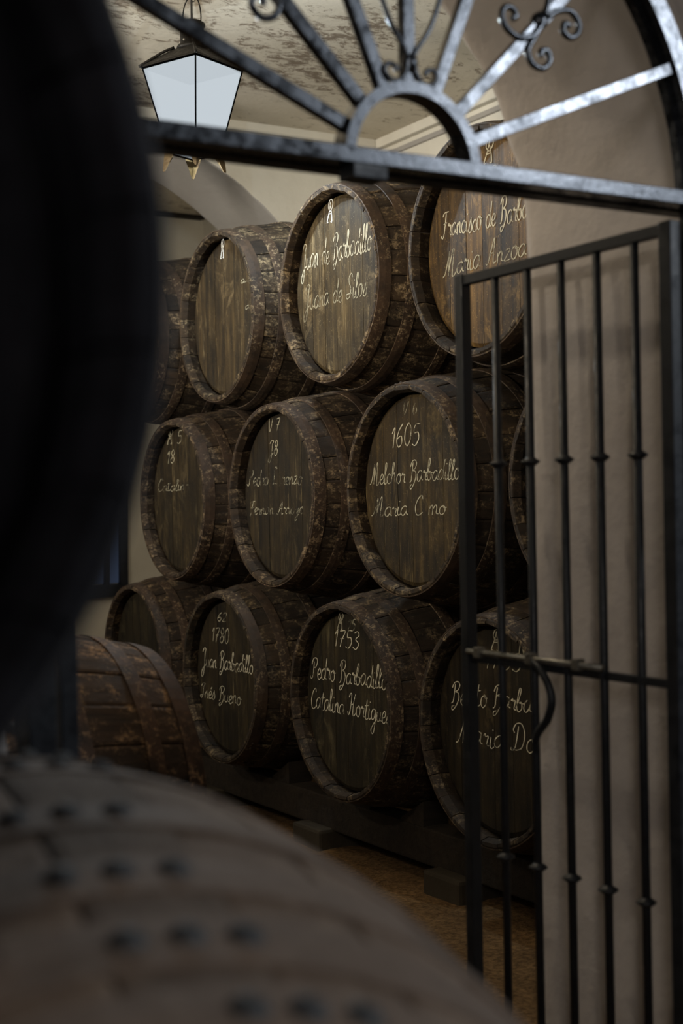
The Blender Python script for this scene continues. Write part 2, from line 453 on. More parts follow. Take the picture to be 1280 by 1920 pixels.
rivet_big = lathe_mesh('rivet', [(.0001, .008), (.008, .007), (.013, .003), (.0145, 0)], 14)

def barrel(kit, x, y, zc, rz, label, group, ms, mh, mb, tint=(1, 1, 1, 1), seed=0, name='wine_barrel', rv=rivet_me, rva=None, rspan=1, nriv=2, spin=0, btint=None, mrv=None):
    R = kit.R
    t = empty(name, (x, y, zc - R), rz, label, 'barrel', group)
    rnd = random.Random(seed + 11)
    a0 = rnd.uniform(0, .2)
    for i in range(NST):
        an = a0 + 2 * PI * i / NST
        k = rnd.uniform(.8, 1.15)
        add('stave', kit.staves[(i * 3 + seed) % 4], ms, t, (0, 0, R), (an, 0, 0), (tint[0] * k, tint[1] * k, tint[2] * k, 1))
    for (x0, x1, me) in kit.hoops:
        ha = rnd.uniform(0, 6.28)
        h = add('hoop', me, mh, t, (0, 0, R), (0, 0, 0), tint)
        base = rva(x0) if rva else ha
        for q in range(nriv):
            for xx in (((x0 + x1) / 2,)):
                an = base + q * .085 * rspan
                rr = brad(xx, kit.R, kit.r, kit.L) + .005
                slope = atan2(brad(x1, kit.R, kit.r, kit.L) - brad(x0, kit.R, kit.r, kit.L), x1 - x0)
                o = add('rivet', rv, mrv or mh, h)
                nrm = Vector((-sin(slope), -sin(an) * cos(slope), cos(an) * cos(slope)))
                o.location = (xx, -sin(an) * rr, cos(an) * rr)
                o.rotation_euler = nrm.to_track_quat('Z', 'X').to_euler(); o.color = tint
    bt = btint or tint
    hd = bpy.data.objects.new('head', None); C.objects.link(hd); hd.parent = t; hd.location = (0, 0, R); hd.empty_display_size = .1
    hd.rotation_euler = (spin, 0, 0)
    for me in kit.boards:
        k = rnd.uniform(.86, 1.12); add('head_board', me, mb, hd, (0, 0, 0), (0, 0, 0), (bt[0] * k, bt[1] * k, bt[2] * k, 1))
    hr = bpy.data.objects.new('head', None); C.objects.link(hr); hr.parent = t; hr.location = (0, 0, R); hr.empty_display_size = .1
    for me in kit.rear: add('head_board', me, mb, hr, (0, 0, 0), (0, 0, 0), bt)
    return t

# ---- cursive chalk lettering ------------------------------------------------
G = {
 'a': (.95, [[(.74, .85), (.45, 1.0), (.1, .7), (.06, .25), (.35, 0), (.66, .35), (.77, .95)], [(.77, .95), (.74, .25), (.98, .1)]]),
 'b': (.85, [[(-.05, .3), (.3, 1.3), (.38, 1.9), (.2, 1.95), (.08, 1.2), (.08, .3), (.35, 0), (.66, .3), (.55, .8), (.32, .75), (.9, .7)]]),
 'c': (.8, [[(.7, .8), (.42, 1), (.1, .7), (.1, .25), (.4, 0), (.82, .2)]]),
 'd': (1.0, [[(.7, .85), (.42, 1), (.08, .65), (.08, .25), (.38, 0), (.68, .4), (.86, 1.95)], [(.8, 1.2), (.76, .25), (1.0, .1)]]),
 'e': (.72, [[(.02, .42), (.48, .55), (.55, .88), (.33, 1), (.08, .65), (.12, .2), (.38, 0), (.74, .25)]]),
 'g': (.95, [[(.74, .85), (.42, 1), (.08, .7), (.15, .15), (.5, .2), (.75, .9)], [(.75, .95), (.7, -.5), (.42, -1.1), (.12, -.8), (.45, -.3), (.95, .15)]]),
 'h': (.9, [[(-.02, .4), (.32, 1.4), (.32, 1.95), (.14, 1.8), (.1, 0)], [(.1, .6), (.42, 1), (.6, .7), (.6, .2), (.9, .1)]]),
 'i': (.45, [[(.1, .9), (.08, .25), (.25, 0), (.48, .15)], [(.2, 1.4), (.22, 1.5)]]),
 'l': (.5, [[(-.05, .3), (.34, 1.4), (.34, 1.95), (.16, 1.8), (.12, .3), (.28, 0), (.52, .15)]]),
 'm': (1.25, [[(.05, .9), (.1, 0)], [(.1, .6), (.35, 1), (.5, .7), (.5, 0)], [(.5, .6), (.8, 1), (.95, .7), (.95, .2), (1.25, .1)]]),
 'n': (.85, [[(.05, .9), (.12, 0)], [(.12, .6), (.42, 1.0), (.58, .7), (.58, .2), (.87, .1)]]),
 'o': (.85, [[(.45, 1), (.1, .75), (.08, .25), (.38, 0), (.68, .3), (.66, .8), (.42, 1.0), (.55, .75), (.88, .8)]]),
 'p': (.85, [[(.05, .9), (.1, -.9)], [(.1, .7), (.45, 1), (.7, .6), (.5, .1), (.12, .15)]]),
 'q': (.9, [[(.74, .85), (.42, 1), (.08, .7), (.15, .15), (.5, .2), (.75, .9), (.74, -.9)]]),
 'r': (.68, [[(.02, .85), (.16, 1.08), (.24, .85), (.5, .88), (.44, .2), (.7, .1)]]),
 's': (.7, [[(.0, .1), (.4, 1.1), (.42, .9), (.6, .35), (.35, 0), (.08, .12)]]),
 't': (.6, [[(.25, 1.75), (.14, .3), (.34, 0), (.6, .15)], [(-.08, 1.2), (.55, 1.28)]]),
 'u': (.85, [[(.03, .9), (.06, .25), (.33, 0), (.6, .35), (.65, .95)], [(.65, .95), (.62, .25), (.87, .1)]]),
 'v': (.8, [[(.03, .95), (.3, 0), (.62, .95), (.82, .8)]]),
 'z': (.8, [[(.05, .9), (.65, .95), (.1, .05), (.8, .1)]]),
 'x': (.8, [[(.05, .95), (.7, 0)], [(.7, .95), (.05, 0)]]),
 'y': (.9, [[(.03, .9), (.1, .3), (.4, .2), (.65, .95)], [(.67, .95), (.5, -.8), (.2, -1), (.3, -.5), (.9, .1)]]),
 '\u00e9': (.72, [[(.02, .42), (.48, .55), (.55, .88), (.33, 1), (.08, .65), (.12, .2), (.38, 0), (.74, .25)], [(.35, 1.3), (.6, 1.65)]]),
 'J': (1.15, [[(.15, 1.65), (.5, 2.1), (.95, 1.95), (.75, 1.5), (.72, .2), (.55, -.8), (.25, -1.0), (.1, -.6), (.5, .0), (1.1, .3)]]),
 'P': (1.15, [[(.45, 1.7), (.35, .3), (.1, 0), (-.1, .25)], [(.05, 1.4), (.3, 2.0), (.85, 2.05), (1.0, 1.6), (.7, 1.15), (.4, 1.2)]]),
 'B': (1.2, [[(.38, 1.9), (.33, 1.0), (.28, .25), (.05, .05)], [(.0, 1.5), (.25, 2.0), (.7, 2.1), (.95, 1.8), (.8, 1.35), (.4, 1.15)], [(.4, 1.15), (.85, 1.05), (1.0, .6), (.8, .0), (.45, -.5), (.2, -.55), (.2, -.25), (.5, -.15)]]),
 'C': (1.1, [[(.95, 1.65), (.8, 2.05), (.4, 1.7), (.15, .9), (.35, .1), (.75, 0), (1.1, .3)]]),
 'H': (1.35, [[(.0, 1.6), (.25, 2.0), (.45, 1.8), (.35, .6), (.1, 0), (-.1, .3)], [(1.1, 2.0), (.85, 1.2), (.8, .2), (1.0, 0), (1.35, .3)], [(.3, .9), (.9, 1.1)]]),
 'I': (.9, [[(.1, 1.6), (.35, 2.0), (.8, 1.95), (.55, 1.5), (.5, .4), (.2, 0), (0, .3), (.8, .5)]]),
 'F': (1.1, [[(.05, 1.7), (.35, 2.0), (1.1, 2.05)], [(.65, 2.0), (.45, .3), (.15, -.15), (-.1, .1)], [(.25, 1.05), (.85, 1.15)]]),
 'M': (1.5, [[(-.25, .1), (.0, .25), (.25, 1.2), (.4, 2.0), (.45, .1)], [(.45, .3), (.75, 1.9), (.95, 2.0), (.95, .2), (1.15, 0), (1.45, .3)]]),
 'A': (1.25, [[(-.1, .2), (.2, .1), (.5, 1.2), (.8, 2.05), (.85, .2), (1.2, .2)], [(.3, .85), (.95, .95)]]),
 'S': (1.1, [[(.95, 1.7), (.75, 2.05), (.35, 1.8), (.4, 1.3), (.75, .8), (.6, .15), (.2, 0), (.0, .35), (1.05, .4)]]),
 'L': (1.1, [[(.8, 1.8), (.6, 2.05), (.35, 1.7), (.35, .4), (.1, .05), (.4, .15), (1.1, .1)]]),
 'D': (1.4, [[(.5, 1.8), (.4, .3), (.1, 0), (.0, .2), (.5, .05), (1.0, .3), (1.15, 1.2), (.8, 1.95), (.3, 2.0), (.05, 1.55), (.2, 1.3)]]),
 'N': (1.2, [[(.1, 0), (.2, 1.9)], [(.2, 1.9), (.85, .05)], [(.85, .05), (.95, 1.95)]]),
 'V': (1.1, [[(.1, 1.9), (.45, .0), (.95, 1.9)]]),
 'R': (1.15, [[(.2, 1.9), (.15, 0)], [(.1, 1.7), (.5, 2.0), (.9, 1.6), (.6, 1.05), (.2, 1.0)], [(.4, 1.0), (.65, .5), (1.0, 0)]]),
 '0': (1.0, [[(.45, 1.9), (.12, 1.4), (.1, .5), (.45, 0), (.78, .5), (.78, 1.4), (.45, 1.9)]]),
 '1': (.6, [[(.0, 1.35), (.3, 1.9), (.3, 1.0), (.28, 0)]]),
 '2': (1.0, [[(.1, 1.5), (.4, 1.9), (.75, 1.5), (.5, .8), (.08, .05), (.85, .1)]]),
 '3': (1.0, [[(.1, 1.7), (.5, 1.9), (.75, 1.5), (.35, 1.05), (.8, .6), (.5, 0), (.05, .2)]]),
 '5': (1.0, [[(.8, 1.9), (.25, 1.85), (.2, 1.15), (.65, 1.15), (.8, .55), (.45, 0), (.05, .15)]]),
 '6': (1.0, [[(.7, 1.9), (.25, 1.3), (.1, .5), (.4, 0), (.75, .35), (.6, .9), (.15, .7)]]),
 '7': (1.0, [[(.05, 1.85), (.8, 1.9), (.45, .9), (.3, 0)], [(.2, .95), (.75, 1.0)]]),
 '8': (1.0, [[(.5, 1.0), (.15, 1.4), (.45, 1.9), (.75, 1.45), (.5, 1.0), (.12, .5), (.45, 0), (.8, .5), (.5, 1.0)]]),
 '*': (1.3, [[(.5, 1.0), (.15, 1.4), (.3, 2.0), (.7, 2.1), (.95, 1.7), (.8, 1.2), (.45, .95)], [(.5, 1.9), (.35, 1.0), (.1, 0), (.3, .0)], [(.45, 1.6), (.75, 1.0), (.95, 0), (.75, .02)], [(.3, .75), (.85, .8)]]),
 ' ': (.7, []), "'": (.4, [[(.1, 1.9), (.2, 1.5)]]),
}
def write(brl, kit, text, s0, z0, s1, z1, H, style, width=.0033, slant=.16):
    tot = sum(G[c][0] for c in text)
    xu = Vector((s1 - s0, z1 - z0)) / tot
    yu = Vector((0, H / 1.95)); v = []; f = []; pen = 0
    rnd = random.Random(len(text) + int(H * 1e4))
    xf = kit.hx - .0016
    for ch in text:
        adv, strokes = G[ch]; jy = rnd.uniform(-.08, .08); js = rnd.uniform(.93, 1.08)
        for st in strokes:
            pts = []
            for (a, b) in crom([(p[0], p[1], 0) for p in st], 5) and [(q.x, q.y) for q in crom([(p[0], p[1], 0) for p in st], 5)]:
                gx = pen + a + slant * b; gy = b * js + jy
                q = Vector((s0, z0)) + xu * gx + yu * gy
                pts.append(q)
            base = len(v); n = len(pts)
            for i, q in enumerate(pts):
                t_ = (pts[min(i + 1, n - 1)] - pts[max(i - 1, 0)])
                t_ = t_.normalized() if t_.length > 1e-7 else Vector((1, 0)); nn = Vector((-t_.y, t_.x))
                wd = width * (.45 + .25 * abs(t_.y) + .12 * sin(i * .9)) * (.6 if i in (0, n - 1) else 1)
                for sg in (1, -1):
                    c = q + nn * wd * sg
                    v.append((xf, -c.x, c.y)); 
            for i in range(n - 1): a = base + 2 * i; f.append((a, a + 1, a + 3, a + 2))
        pen += adv
    o = add('inscription', mesh('inscription', v, f), M_CHALK[style], brl, (0, 0, kit.R))
    return o

KIT = Kit(RB, RE, L_, hset(L_))
HU = 2.90; XU = HU + L_ / 2
TOP, MID, BOT = 2.372, 1.527, .685
GRP = None
B = {}
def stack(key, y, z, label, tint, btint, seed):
    B[key] = barrel(KIT, XU, y, z, 0, label, 'barrels of the right-hand stack', M_STAVE, M_HOOP, M_HEAD, tint, seed, btint=btint)  # tints also carry painted light falloff: heads in lower rows are darker
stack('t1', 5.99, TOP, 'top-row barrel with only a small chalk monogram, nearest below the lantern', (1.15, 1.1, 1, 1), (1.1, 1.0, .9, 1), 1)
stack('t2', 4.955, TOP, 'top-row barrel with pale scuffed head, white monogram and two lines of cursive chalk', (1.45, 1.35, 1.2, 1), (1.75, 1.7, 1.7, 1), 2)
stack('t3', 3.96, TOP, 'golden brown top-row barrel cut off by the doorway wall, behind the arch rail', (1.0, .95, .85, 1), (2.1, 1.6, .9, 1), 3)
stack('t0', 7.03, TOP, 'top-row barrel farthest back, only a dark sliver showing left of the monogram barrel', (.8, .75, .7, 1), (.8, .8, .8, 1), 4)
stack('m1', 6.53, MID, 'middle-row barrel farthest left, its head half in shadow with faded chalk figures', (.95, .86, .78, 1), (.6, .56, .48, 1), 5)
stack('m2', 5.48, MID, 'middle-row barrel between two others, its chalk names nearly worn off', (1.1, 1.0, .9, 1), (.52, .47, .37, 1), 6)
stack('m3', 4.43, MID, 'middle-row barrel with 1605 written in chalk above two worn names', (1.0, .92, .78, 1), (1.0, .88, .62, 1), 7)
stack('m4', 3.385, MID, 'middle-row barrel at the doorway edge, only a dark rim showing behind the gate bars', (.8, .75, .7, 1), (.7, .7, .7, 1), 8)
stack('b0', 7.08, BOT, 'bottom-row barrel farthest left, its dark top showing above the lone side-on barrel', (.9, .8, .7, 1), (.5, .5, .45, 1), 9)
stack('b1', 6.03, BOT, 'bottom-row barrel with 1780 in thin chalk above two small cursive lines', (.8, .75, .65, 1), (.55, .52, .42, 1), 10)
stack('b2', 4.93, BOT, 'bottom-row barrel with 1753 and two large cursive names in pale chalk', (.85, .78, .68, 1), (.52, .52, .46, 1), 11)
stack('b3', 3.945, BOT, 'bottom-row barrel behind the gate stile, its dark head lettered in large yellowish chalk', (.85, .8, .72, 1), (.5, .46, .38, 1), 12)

W = [
 ('t1', '*', -.045, .285, -.002, .285, .078, 'white'), ('t1', 'adi', .16, .135, .255, .130, .034, 'faint'), ('t1', 'a', .20, .01, .24, .01, .03, 'faint'),
 ('t2', '*', -.085, .268, -.03, .262, .088, 'white'), ('t2', 'Juan de Barbadillo', -.305, .102, .255, .098, .105, 'clear'), ('t2', 'Juana de Silos', -.290, -.069, .215, -.070, .095, 'soft'),
 ('t3', '*', -.005, .275, .06, .27, .078, 'clear'), ('t3', 'R I', -.06, .195, .06, .19, .056, 'soft'), ('t3', 'Francisco de Barbad', -.262, .061, .27, .037, .088, 'clear'), ('t3', 'Maria Anzoa', -.248, -.083, .223, -.083, .082, 'soft'),
 ('m1', '* 5', -.165, .285, .02, .282, .066, 'soft'), ('m1', '18', -.17, .188, -.07, .186, .065, 'soft'), ('m1', 'Catalina', -.30, .047, .10, .045, .058, 'faint'),
 ('m2', 'V 7', -.112, .285, .0, .283, .060, 'soft'), ('m2', 'J8', -.112, .178, -.02, .178, .066, 'soft'), ('m2', 'Pedro Lorenzo', -.32, .05, .19, .044, .070, 'faint'), ('m2', 'Fernan Arroyo', -.31, -.083, .20, -.083, .056, 'faint'),
 ('m3', 'V 6', -.075, .285, .03, .285, .048, 'faint'), ('m3', '1605', -.158, .165, .04, .165, .083, 'clear'), ('m3', 'Melchor Barbadillo', -.305, .026, .29, .033, .074, 'soft'), ('m3', 'Maria C mo', -.295, -.096, .20, -.095, .068, 'soft'),
 ('b1', '62', -.117, .256, -.01, .255, .046, 'soft'), ('b1', '1780', -.180, .152, .01, .156, .070, 'soft'), ('b1', 'Juan Barbadillo', -.300, .020, .25, .035, .082, 'clear'), ('b1', 'In\u00e9s Bueno', -.32, -.128, .12, -.124, .074, 'soft'),
 ('b2', '*', -.09, .288, -.035, .288, .062, 'soft'), ('b2', '25', -.005, .285, .055, .289, .045, 'faint'), ('b2', '1753', -.118, .213, .083, .214, .070, 'clear'), ('b2', 'Pedro Barbadillo', -.315, .066, .28, .072, .088, 'clear'), ('b2', 'Catalina Hortigues', -.325, -.061, .30, -.058, .088, 'clear'),
 ('b3', '*', -.03, .280, .03, .280, .068, 'soft'), ('b3', 'N', .125, .275, .165, .275, .060, 'soft'), ('b3', '1783', -.068, .213, .142, .213, .060, 'soft'), ('b3', 'Benito Barbad', -.275, .063, .235, .088, .080, 'clear'), ('b3', 'Maria Dolo', -.235, -.071, .285, -.048, .088, 'clear'),
]
for k, t_, a, b, c, d, h, st in W: write(B[k], KIT, t_, a, b, c, d, h, st)

# opposite rows on the left-hand side
B['o1'] = barrel(KIT, .84, 3.55, .705, 0, 'lone brown barrel seen side-on at lower left, beyond the doorway', None,
                 M_STAVE, M_HOOP, M_HEAD, (1.3, .98, .75, 1), 20)
KN = Kit(.493, .405, 1.25, [(-.621, -.565), (-.535, -.470), (-.440, -.370), (-.320, -.250), (-.160, -.090), (.10, .16), (.30, .36), (.45, .51), (.565, .621)])
near = barrel(KN, .437, 1.312, .698, PI / 2 - .165, 'blurred pale dusty barrel in the left foreground with riveted hoops', None,
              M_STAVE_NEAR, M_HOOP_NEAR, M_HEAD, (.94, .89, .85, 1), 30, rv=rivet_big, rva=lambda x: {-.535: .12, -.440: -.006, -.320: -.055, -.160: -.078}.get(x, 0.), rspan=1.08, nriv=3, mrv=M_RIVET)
KM = Kit(.450, .364, 1.25, hset(1.25))
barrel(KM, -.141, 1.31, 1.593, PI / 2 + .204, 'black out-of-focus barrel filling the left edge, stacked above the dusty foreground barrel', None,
       M_STAVE_SHADOWED, M_HOOP_SHADOWED, M_STAVE_SHADOWED, (1, 1, 1.1, 1), 31)
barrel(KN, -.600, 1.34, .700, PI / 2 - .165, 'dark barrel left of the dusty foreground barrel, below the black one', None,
       M_STAVE_SHADOWED, M_HOOP_SHADOWED, M_STAVE_SHADOWED, (1.6, 1.3, 1.2, 1), 32)

# ------------------------------------------------------------------ supports
for (x, lab) in ((3.12, 'dark timber runner under the front ends of the bottom row of barrels'), (3.98, 'dark timber runner under the rear ends of the bottom row of barrels')):
    t = empty('runner_beam', (x + .06, 5.3, 0.06), 0, lab, 'beam')
    add('timber', bevel(mesh('timber', *box_v(-.06, .06, -2.35, 2.35, .0, .145)), .008), M_BEAM, t)
blocks = [(3.45, 'dark stone block under the runner by the doorway edge'), (4.44, 'dark stone block under the runner between the two nearest bottom barrels'),
          (5.48, 'dusty stone block under the runner left of the 1753 barrel'), (6.55, 'dark stone block under the runner at the far left')]
for y, lab in blocks:
    me = bevel(mesh('block', *box_v(-.11, .16, -.12, .12, -.05, .07)), .015)
    o = add('stone_block', me, M_STONE, None, (3.16 if y > 3.5 else 2.95, y, 0)); o['label'] = lab; o['category'] = 'block'; 
    for x in (-.06,):
        pass
def wedge(x, y, s, lab):
    v = [(-.06, 0, 0), (.06, 0, 0), (-.06, s * .16, 0), (.06, s * .16, 0), (-.06, s * .16, .10), (.06, s * .16, .10), (-.06, 0, .012), (.06, 0, .012)]
    f = [(0, 1, 3, 2), (2, 3, 5, 4), (4, 5, 7, 6), (0, 6, 7, 1), (0, 2, 4, 6), (1, 7, 5, 3)]
    o = add('wooden_wedge', mesh('wedge', v, f), M_BEAM, None, (x, y, .205)); o['label'] = lab; o['category'] = 'wedge'; return o
nm = [(3.945, 'the barrel behind the gate stile'), (4.93, 'the barrel with two large pale names'), (6.03, 'the bottom barrel with small thin lettering')]
for y, n_ in nm:
    wedge(3.18, y - .12, -1, 'wooden wedge on the runner at the right of ' + n_); wedge(3.18, y + .12, 1, 'wooden wedge on the runner at the left of ' + n_)
cw = add('wooden_chock', bevel(mesh('wooden_chock', *box_v(-.04, .04, -.08, .08, -.045, .045)), .006), M_BEAM, None, (.136, 1.32, 1.163), (0, -.577, 0))
cw['label'] = 'small wooden chock between the black barrel and the dusty foreground barrel'; cw['category'] = 'wedge'
# cradle timbers under the left-hand barrels
for (x, y, hx, hy, h, rz, lab) in ((.50, 3.55, .07, .45, .225, 0, 'timber cradle under the front end of the lone barrel at lower left'), (1.18, 3.55, .07, .45, .225, 0, 'timber cradle under the far head of the lone barrel at lower left'),
                       (-.13, 1.02, 1.1, .06, .215, 0, 'timber under the near ends of the foreground barrels'), (-.13, 1.64, 1.1, .06, .215, 0, 'timber under the far ends of the foreground barrels')):
    t = empty('cradle_beam', (x, y, 0), rz, lab, 'beam')
    add('timber', bevel(mesh('timber', *box_v(-hx, hx, -hy, hy, -.02, h)), .008), M_BEAM, t)

# ------------------------------------------------------------------ iron fanlight
Y0 = 2.056
fan = empty('iron_fanlight', (ACU, Y0, 0), 0, 'wrought iron sunburst grille with scrolls filling the arch above the gate', 'grille')
def arcpts(r, a0, a1, n): return [(r * cos(a0 + (a1 - a0) * i / n), 0, ACZ + r * sin(a0 + (a1 - a0) * i / n)) for i in range(n + 1)]
def arcbar(name, r0, r1, d0, d1, n, m_, par, a0=0., a1=PI):
    v = []; f = []
    for i in range(n + 1):
        a = a0 + (a1 - a0) * i / n
        for r, y in ((r0, d0), (r1, d0), (r1, d1), (r0, d1)): v.append((r * cos(a), y, ACZ + r * sin(a)))
    for i in range(n):
        for j in range(4): p = i * 4 + j; q = i * 4 + (j + 1) % 4; f.append((p, q, q + 4, p + 4))
    f += [(3, 2, 1, 0), tuple(n * 4 + j for j in range(4))]
    return add(name, mesh(name, v, f), m_, par)
arcbar('outer_ring', .668, .705, -.018, .024, 64, M_IRON_ARCH, fan)
arcbar('ring_stop', .655, .668, .010, .03, 64, M_IRON_ARCH, fan)
arcbar('hub_ring', .120, .140, -.022, .022, 40, M_IRON_ARCH, fan)
box('transom_rail', (-.705, .705, -.026, .020, ACZ - .014, ACZ + .014), M_IRON_ARCH, fan, .002)
box('rail_stop', (-.70, .70, .020, .062, ACZ - .018, ACZ - .006), M_IRON, fan, .001)
box('catch_plate', (-.132, -.064, -.032, .018, ACZ - .040, ACZ - .014), M_IRON, fan, .003)
box('frame_post', (-.703, -.660, -.02, .026, -.02, ACZ - .014), M_IRON, fan, .003)
box('frame_post', (.660, .703, -.02, .026, -.02, ACZ - .014), M_IRON, fan, .003)
for k in range(1, 8):
    a = k * PI / 8
    me = mesh('spoke', *box_v(.136, .672, -.010, .010, -.0115, .0115)); bevel(me, .0015)
    add('spoke', me, M_IRON_ARCH, fan, (0, 0, ACZ), (0, -a, 0))
def scroll(pts, mirror=False, rad=.0062, name='scroll'):
    P = []
    for (u, z) in pts: x = u - 1.377; P.append(((-x if mirror else x), -.012, z))
    P = crom(P, 7); n = len(P)
    return add(name, tube_mesh(name, P, rad, 8), M_IRON_ARCH, fan)
for mir in (False, True):
    scroll([(1.672, 2.345), (1.655, 2.322), (1.637, 2.309), (1.609, 2.306), (1.584, 2.320), (1.576, 2.342), (1.586, 2.356), (1.602, 2.354), (1.608, 2.342), (1.598, 2.337)], mir)
    scroll([(1.665, 2.335), (1.648, 2.308), (1.634, 2.285), (1.643, 2.262), (1.667, 2.256), (1.684, 2.272), (1.679, 2.290), (1.665, 2.288), (1.664, 2.277)], mir)
    scroll([(1.680, 2.353), (1.707, 2.368), (1.735, 2.372), (1.754, 2.355), (1.752, 2.334), (1.734, 2.323), (1.718, 2.332), (1.721, 2.347), (1.733, 2.344)], mir)
    scroll([(1.676, 2.356), (1.684, 2.385), (1.690, 2.41), (1.680, 2.432), (1.660, 2.438), (1.645, 2.424), (1.652, 2.408), (1.664, 2.412)], mir)
    # lyre by the middle spoke
    scroll([(1.383, 2.235), (1.392, 2.252), (1.418, 2.290), (1.441, 2.348), (1.452, 2.40), (1.447, 2.432), (1.430, 2.440), (1.420, 2.428), (1.430, 2.416)], mir, .0048)
    scroll([(1.384, 2.232), (1.389, 2.205), (1.404, 2.190), (1.422, 2.192), (1.431, 2.206), (1.424, 2.217), (1.410, 2.215), (1.407, 2.206)], mir, .0048)
    cx = .292 * (-1 if mir else 1)
    me = lathe_mesh('collar', [(.0001, -.016), (.013, -.014), (.017, 0), (.013, .014), (.0001, .016)], 12)
    add('collar', me, M_IRON_ARCH, fan, (cx, -.002, 2.346), (0, (PI / 4) * (-1 if mir else 1), 0))
add('collar', lathe_mesh('collar', [(.0001, -.02), (.013, -.014), (.016, 0), (.013, .014), (.0001, .02)], 12), M_IRON_ARCH, fan, (0.002, -.004, 2.225))

# ------------------------------------------------------------------ gate leaves (both swung open, away from the viewer)
collar_me = lathe_mesh('collar', [(.009, -.0105), (.0125, -.0075), (.0215, -.001), (.0215, .001), (.0125, .0075), (.009, .0105)], 20)
bar_me = lathe_mesh('bar', [(.0001, .06), (.0095, .06), (.0095, 1.995), (.0001, 1.995)], 12)
def gate_leaf(x, label, latch):
    g = empty('iron_gate_leaf', (x, 2.062, 0), 0, label, 'gate', 'open gate leaves')
    box('stile', (-.014, .014, 0.0, .034, .02, 2.012), M_IRON, g, .0025)
    box('stile', (-.014, .014, .700, .730, .02, 2.012), M_IRON, g, .0025)
    box('top_rail', (-.011, .011, .034, .700, 1.986, 2.010), M_IRON, g, .002)
    box('bottom_rail', (-.011, .011, .034, .700, .055, .085), M_IRON, g, .002)
    box('middle_rail', (-.007, .007, .030, .705, 1.086, 1.104), M_IRON, g, .002)
    for y in (2.648, 2.529, 2.412, 2.295, 2.180):
        b = add('bar', bar_me, M_IRON, g, (0, y - 2.062, 0))
        for z in (1.555, .643): add('collar', collar_me, M_IRON, b, (0, 0, z))
    if latch:
        b = add('bolt', tube_mesh('bolt', [(-.016, .22, 1.113), (-.016, .70, 1.113)], .007, 12), M_BOLT, g)
        for y in (.30, .46, .655):
            add('bolt_guide', bevel(mesh('bolt_guide', *box_v(-.026, -.004, y - .011, y + .011, 1.100, 1.126)), .003), M_BOLT, b)
        P = crom([(-.018, .452, 1.110), (-.020, .425, 1.095), (-.020, .395, 1.062), (-.020, .384, 1.025), (-.020, .400, .985), (-.020, .430, .955), (-.018, .446, .930), (-.016, .448, .910)], 8)
        rr = [.0075 + .002 * sin(PI * i / (len(P) - 1)) for i in range(len(P))]; rr[-1] = .004
        add('bolt_handle', tube_mesh('bolt_handle', P, .008, 10, rads=rr), M_IRON, b)
    return g
gate_leaf(2.005, 'open black iron gate leaf with a bolt, at the right of the doorway', True)
gate_leaf(.745, 'open black iron gate leaf at the left jamb, almost hidden behind the foreground barrels', False)

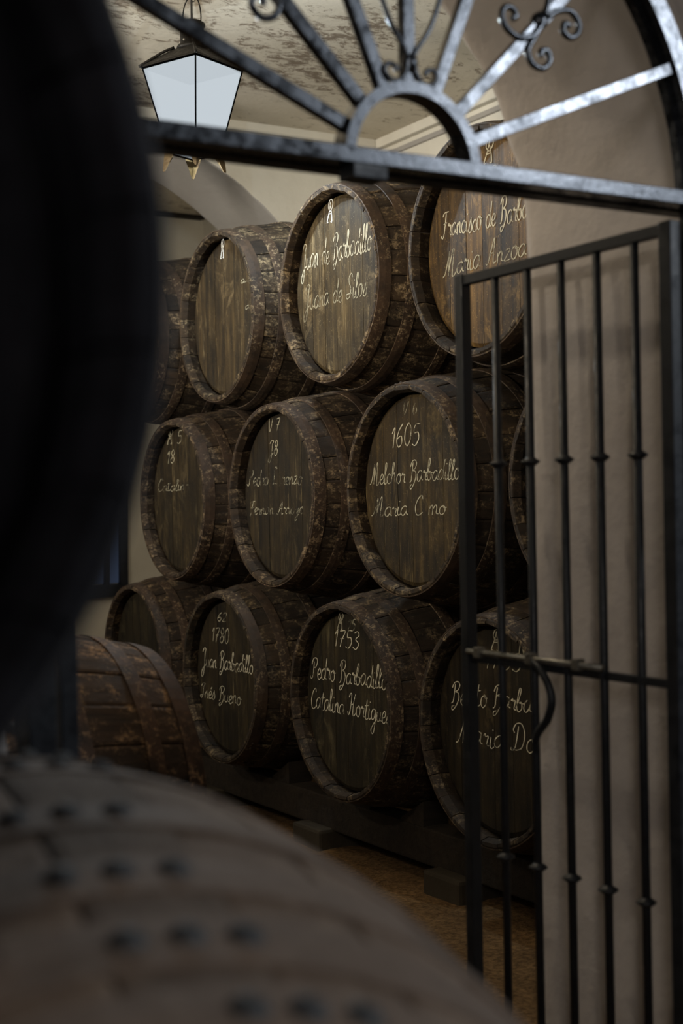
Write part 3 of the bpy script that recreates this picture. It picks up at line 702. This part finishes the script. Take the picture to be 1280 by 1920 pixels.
# ------------------------------------------------------------------ lantern
mp, nt, out = mat('lit_lantern_glass')
e = N(nt, 'ShaderNodeEmission'); e.inputs[0].default_value = (.84, .93, 1.0, 1); e.inputs[1].default_value = .66
tr = N(nt, 'ShaderNodeBsdfTransparent'); mx = N(nt, 'ShaderNodeMixShader'); mx.inputs[0].default_value = .72
L(nt, tr, 0, mx, 1); L(nt, e, 0, mx, 2); L(nt, mx, 0, out, 0)
M_PANE = mp
M_TIN = iron_mat('lantern_tin', (.006, .0055, .005), .5, .0, .3)
M_GILT = iron_mat('amber_tin', (.12, .08, .03), .5, .3)
def lantern(loc, rz, label, power, col):
    t = empty('hanging_lantern', loc, rz, label, 'lantern', None)
    hb, ht, zb, zt = .074, .144, 0., .345           # half sides bottom/top, heights
    cs = [(1, 1), (-1, 1), (-1, -1), (1, -1)]
    for i in range(4):
        a = cs[i]; b = cs[(i + 1) % 4]
        v = [(a[0] * hb, a[1] * hb, zb), (b[0] * hb, b[1] * hb, zb), (b[0] * ht, b[1] * ht, zt), (a[0] * ht, a[1] * ht, zt)]
        ctr = Vector((0, 0, 0))
        n = Vector((a[0] + b[0], a[1] + b[1], 0)).normalized() * .0025
        v2 = [tuple(Vector(q) - n) for q in v]
        add('glass_pane', mesh('glass_pane', v + v2, [(0, 1, 2, 3), (7, 6, 5, 4), (0, 4, 5, 1), (1, 5, 6, 2), (2, 6, 7, 3), (3, 7, 4, 0)]), M_PANE, t)
        add('corner_bar', tube_mesh('corner_bar', [(a[0] * hb, a[1] * hb, zb), (a[0] * ht, a[1] * ht, zt)], .0036, 6), M_UNLIT_TIN, t)
        add('rim_bar', tube_mesh('rim_bar', [(a[0] * ht, a[1] * ht, zt), (b[0] * ht, b[1] * ht, zt)], .006, 6), M_UNLIT_TIN, t)
        add('rim_bar', tube_mesh('rim_bar', [(a[0] * hb, a[1] * hb, zb), (b[0] * hb, b[1] * hb, zb)], .005, 6), M_UNLIT_TIN, t)
        # (bottom glass is added once, below)
        # hanging leaf-shaped tin points: corners and sides
        for (px, py, m_) in ((a[0] * hb, a[1] * hb, M_GILT),):
            d = Vector((px, py, 0)).normalized(); s = Vector((-d.y, d.x, 0)); P = Vector((px, py, 0))
            ws = ((.0, .042), (-.018, .038), (-.044, .023), (-.066, .013), (-.080, .006))
            v = []; f = []
            for (z, w_) in ws:
                for sg, th in ((-1, 0), (0, .006), (1, 0), (0, -.001)):
                    q = P + (Vector((-a[0], 0, 0)) if sg < 0 else Vector((0, -a[1], 0))) * w_ * 1.1 * abs(sg) + d * (th + .010 + (-z) * .12); v.append((q.x, q.y, z + .004))
            for i2 in range(len(ws) - 1):
                for j in range(4): p = i2 * 4 + j; q = i2 * 4 + (j + 1) % 4; f.append((p, q, q + 4, p + 4))
            f += [(0, 1, 2, 3), tuple(len(v) - 4 + j for j in range(4))]
            add('leaf_point', mesh('leaf_point', v, f), m_, t)
    add('bottom_light_filter', mesh('bottom_light_filter', *box_v(-hb + .003, hb - .003, -hb + .003, hb - .003, .001, .004)), M_PANE, t)  # pane added across the open bottom so the lamplight falls evenly
    # pyramidal roof with scalloped ridge, neck with holes, cap
    v = []; f = []
    lv = ((.152, .345), (.146, .356), (.085, .402), (.056, .424))
    for (h, z) in lv:
        for c in cs: v.append((c[0] * h, c[1] * h, z))
    for i in range(len(lv) - 1):
        for j in range(4): p = i * 4 + j; q = i * 4 + (j + 1) % 4; f.append((p, q, q + 4, p + 4))
    add('roof', mesh('roof', v, f), M_TIN, t)
    add('roof_lining', mesh('roof_lining', *box_v(-.142, .142, -.142, .142, .347, .350)), M_UNLIT_TIN, t)
    for c in cs:
        P = [(c[0] * .154, c[1] * .154, .349), (c[0] * .088, c[1] * .088, .408), (c[0] * .052, c[1] * .052, .432)]
        add('ridge', tube_mesh('ridge', crom(P, 4), .006, 6), M_TIN, t)
    add('neck', lathe_mesh('neck', [(.0001, .42), (.066, .425), (.062, .438), (.050, .440), (.049, .515), (.055, .520), (.055, .530), (.040, .540), (.0001, .543)], 24), M_TIN, t)
    for k in range(8):
        a = 2 * PI * k / 8
        add('vent_stud', lathe_mesh('vent_stud', [(.0001, .005), (.005, .003), (.006, 0)], 10), M_BOLT, t, (.0495 * cos(a), .0495 * sin(a), .455), (0, PI / 2, a))
    P = [(-.045, 0, .50), (-.05, 0, .56), (-.035, 0, .62), (0, 0, .645), (.035, 0, .62), (.05, 0, .56), (.045, 0, .50)]
    add('bail', tube_mesh('bail', crom(P, 6), .0028, 6), M_TIN, t)
    add('rod', tube_mesh('rod', [(0, 0, .535), (0, 0, RH - loc[2] + .002)], .0045, 8), M_TIN, t)
    add('ring', tube_mesh('ring', [(.012 * cos(2 * PI * i / 12) - .012, 0, .632 + .012 * sin(2 * PI * i / 12)) for i in range(12)], .0018, 6, True), M_TIN, t)
    add('rod_plate', lathe_mesh('rod_plate', [(.0001, 0), (.03, 0), (.035, .008), (.0001, .008)], 16), M_TIN, t, (0, 0, RH - loc[2] - .007))
    for k in range(3):
        a = 2 * PI * k / 3
        l = bpy.data.lights.new('lantern_light', 'POINT'); l.energy = power / 3; l.color = col; l.shadow_soft_size = 0
        o = bpy.data.objects.new('lantern_light', l); C.objects.link(o); o.parent = t; o.location = (.03 * cos(a), .03 * sin(a), .15 + .03 * k)
    return t
view_az = atan2(LAMP.y, LAMP.x)
lantern(LAMP, view_az + PI / 4 + .06, 'glowing four-sided tin lantern hanging from the stained ceiling', 760, (.80, .92, 1.0))
lantern((1.5, 7.0, 2.93), .3, 'assumed second lantern further down the aisle, unseen left of the view', 150, (1.0, .93, .80))  # assumed lamp, out of view, added to light the barrels from upper left
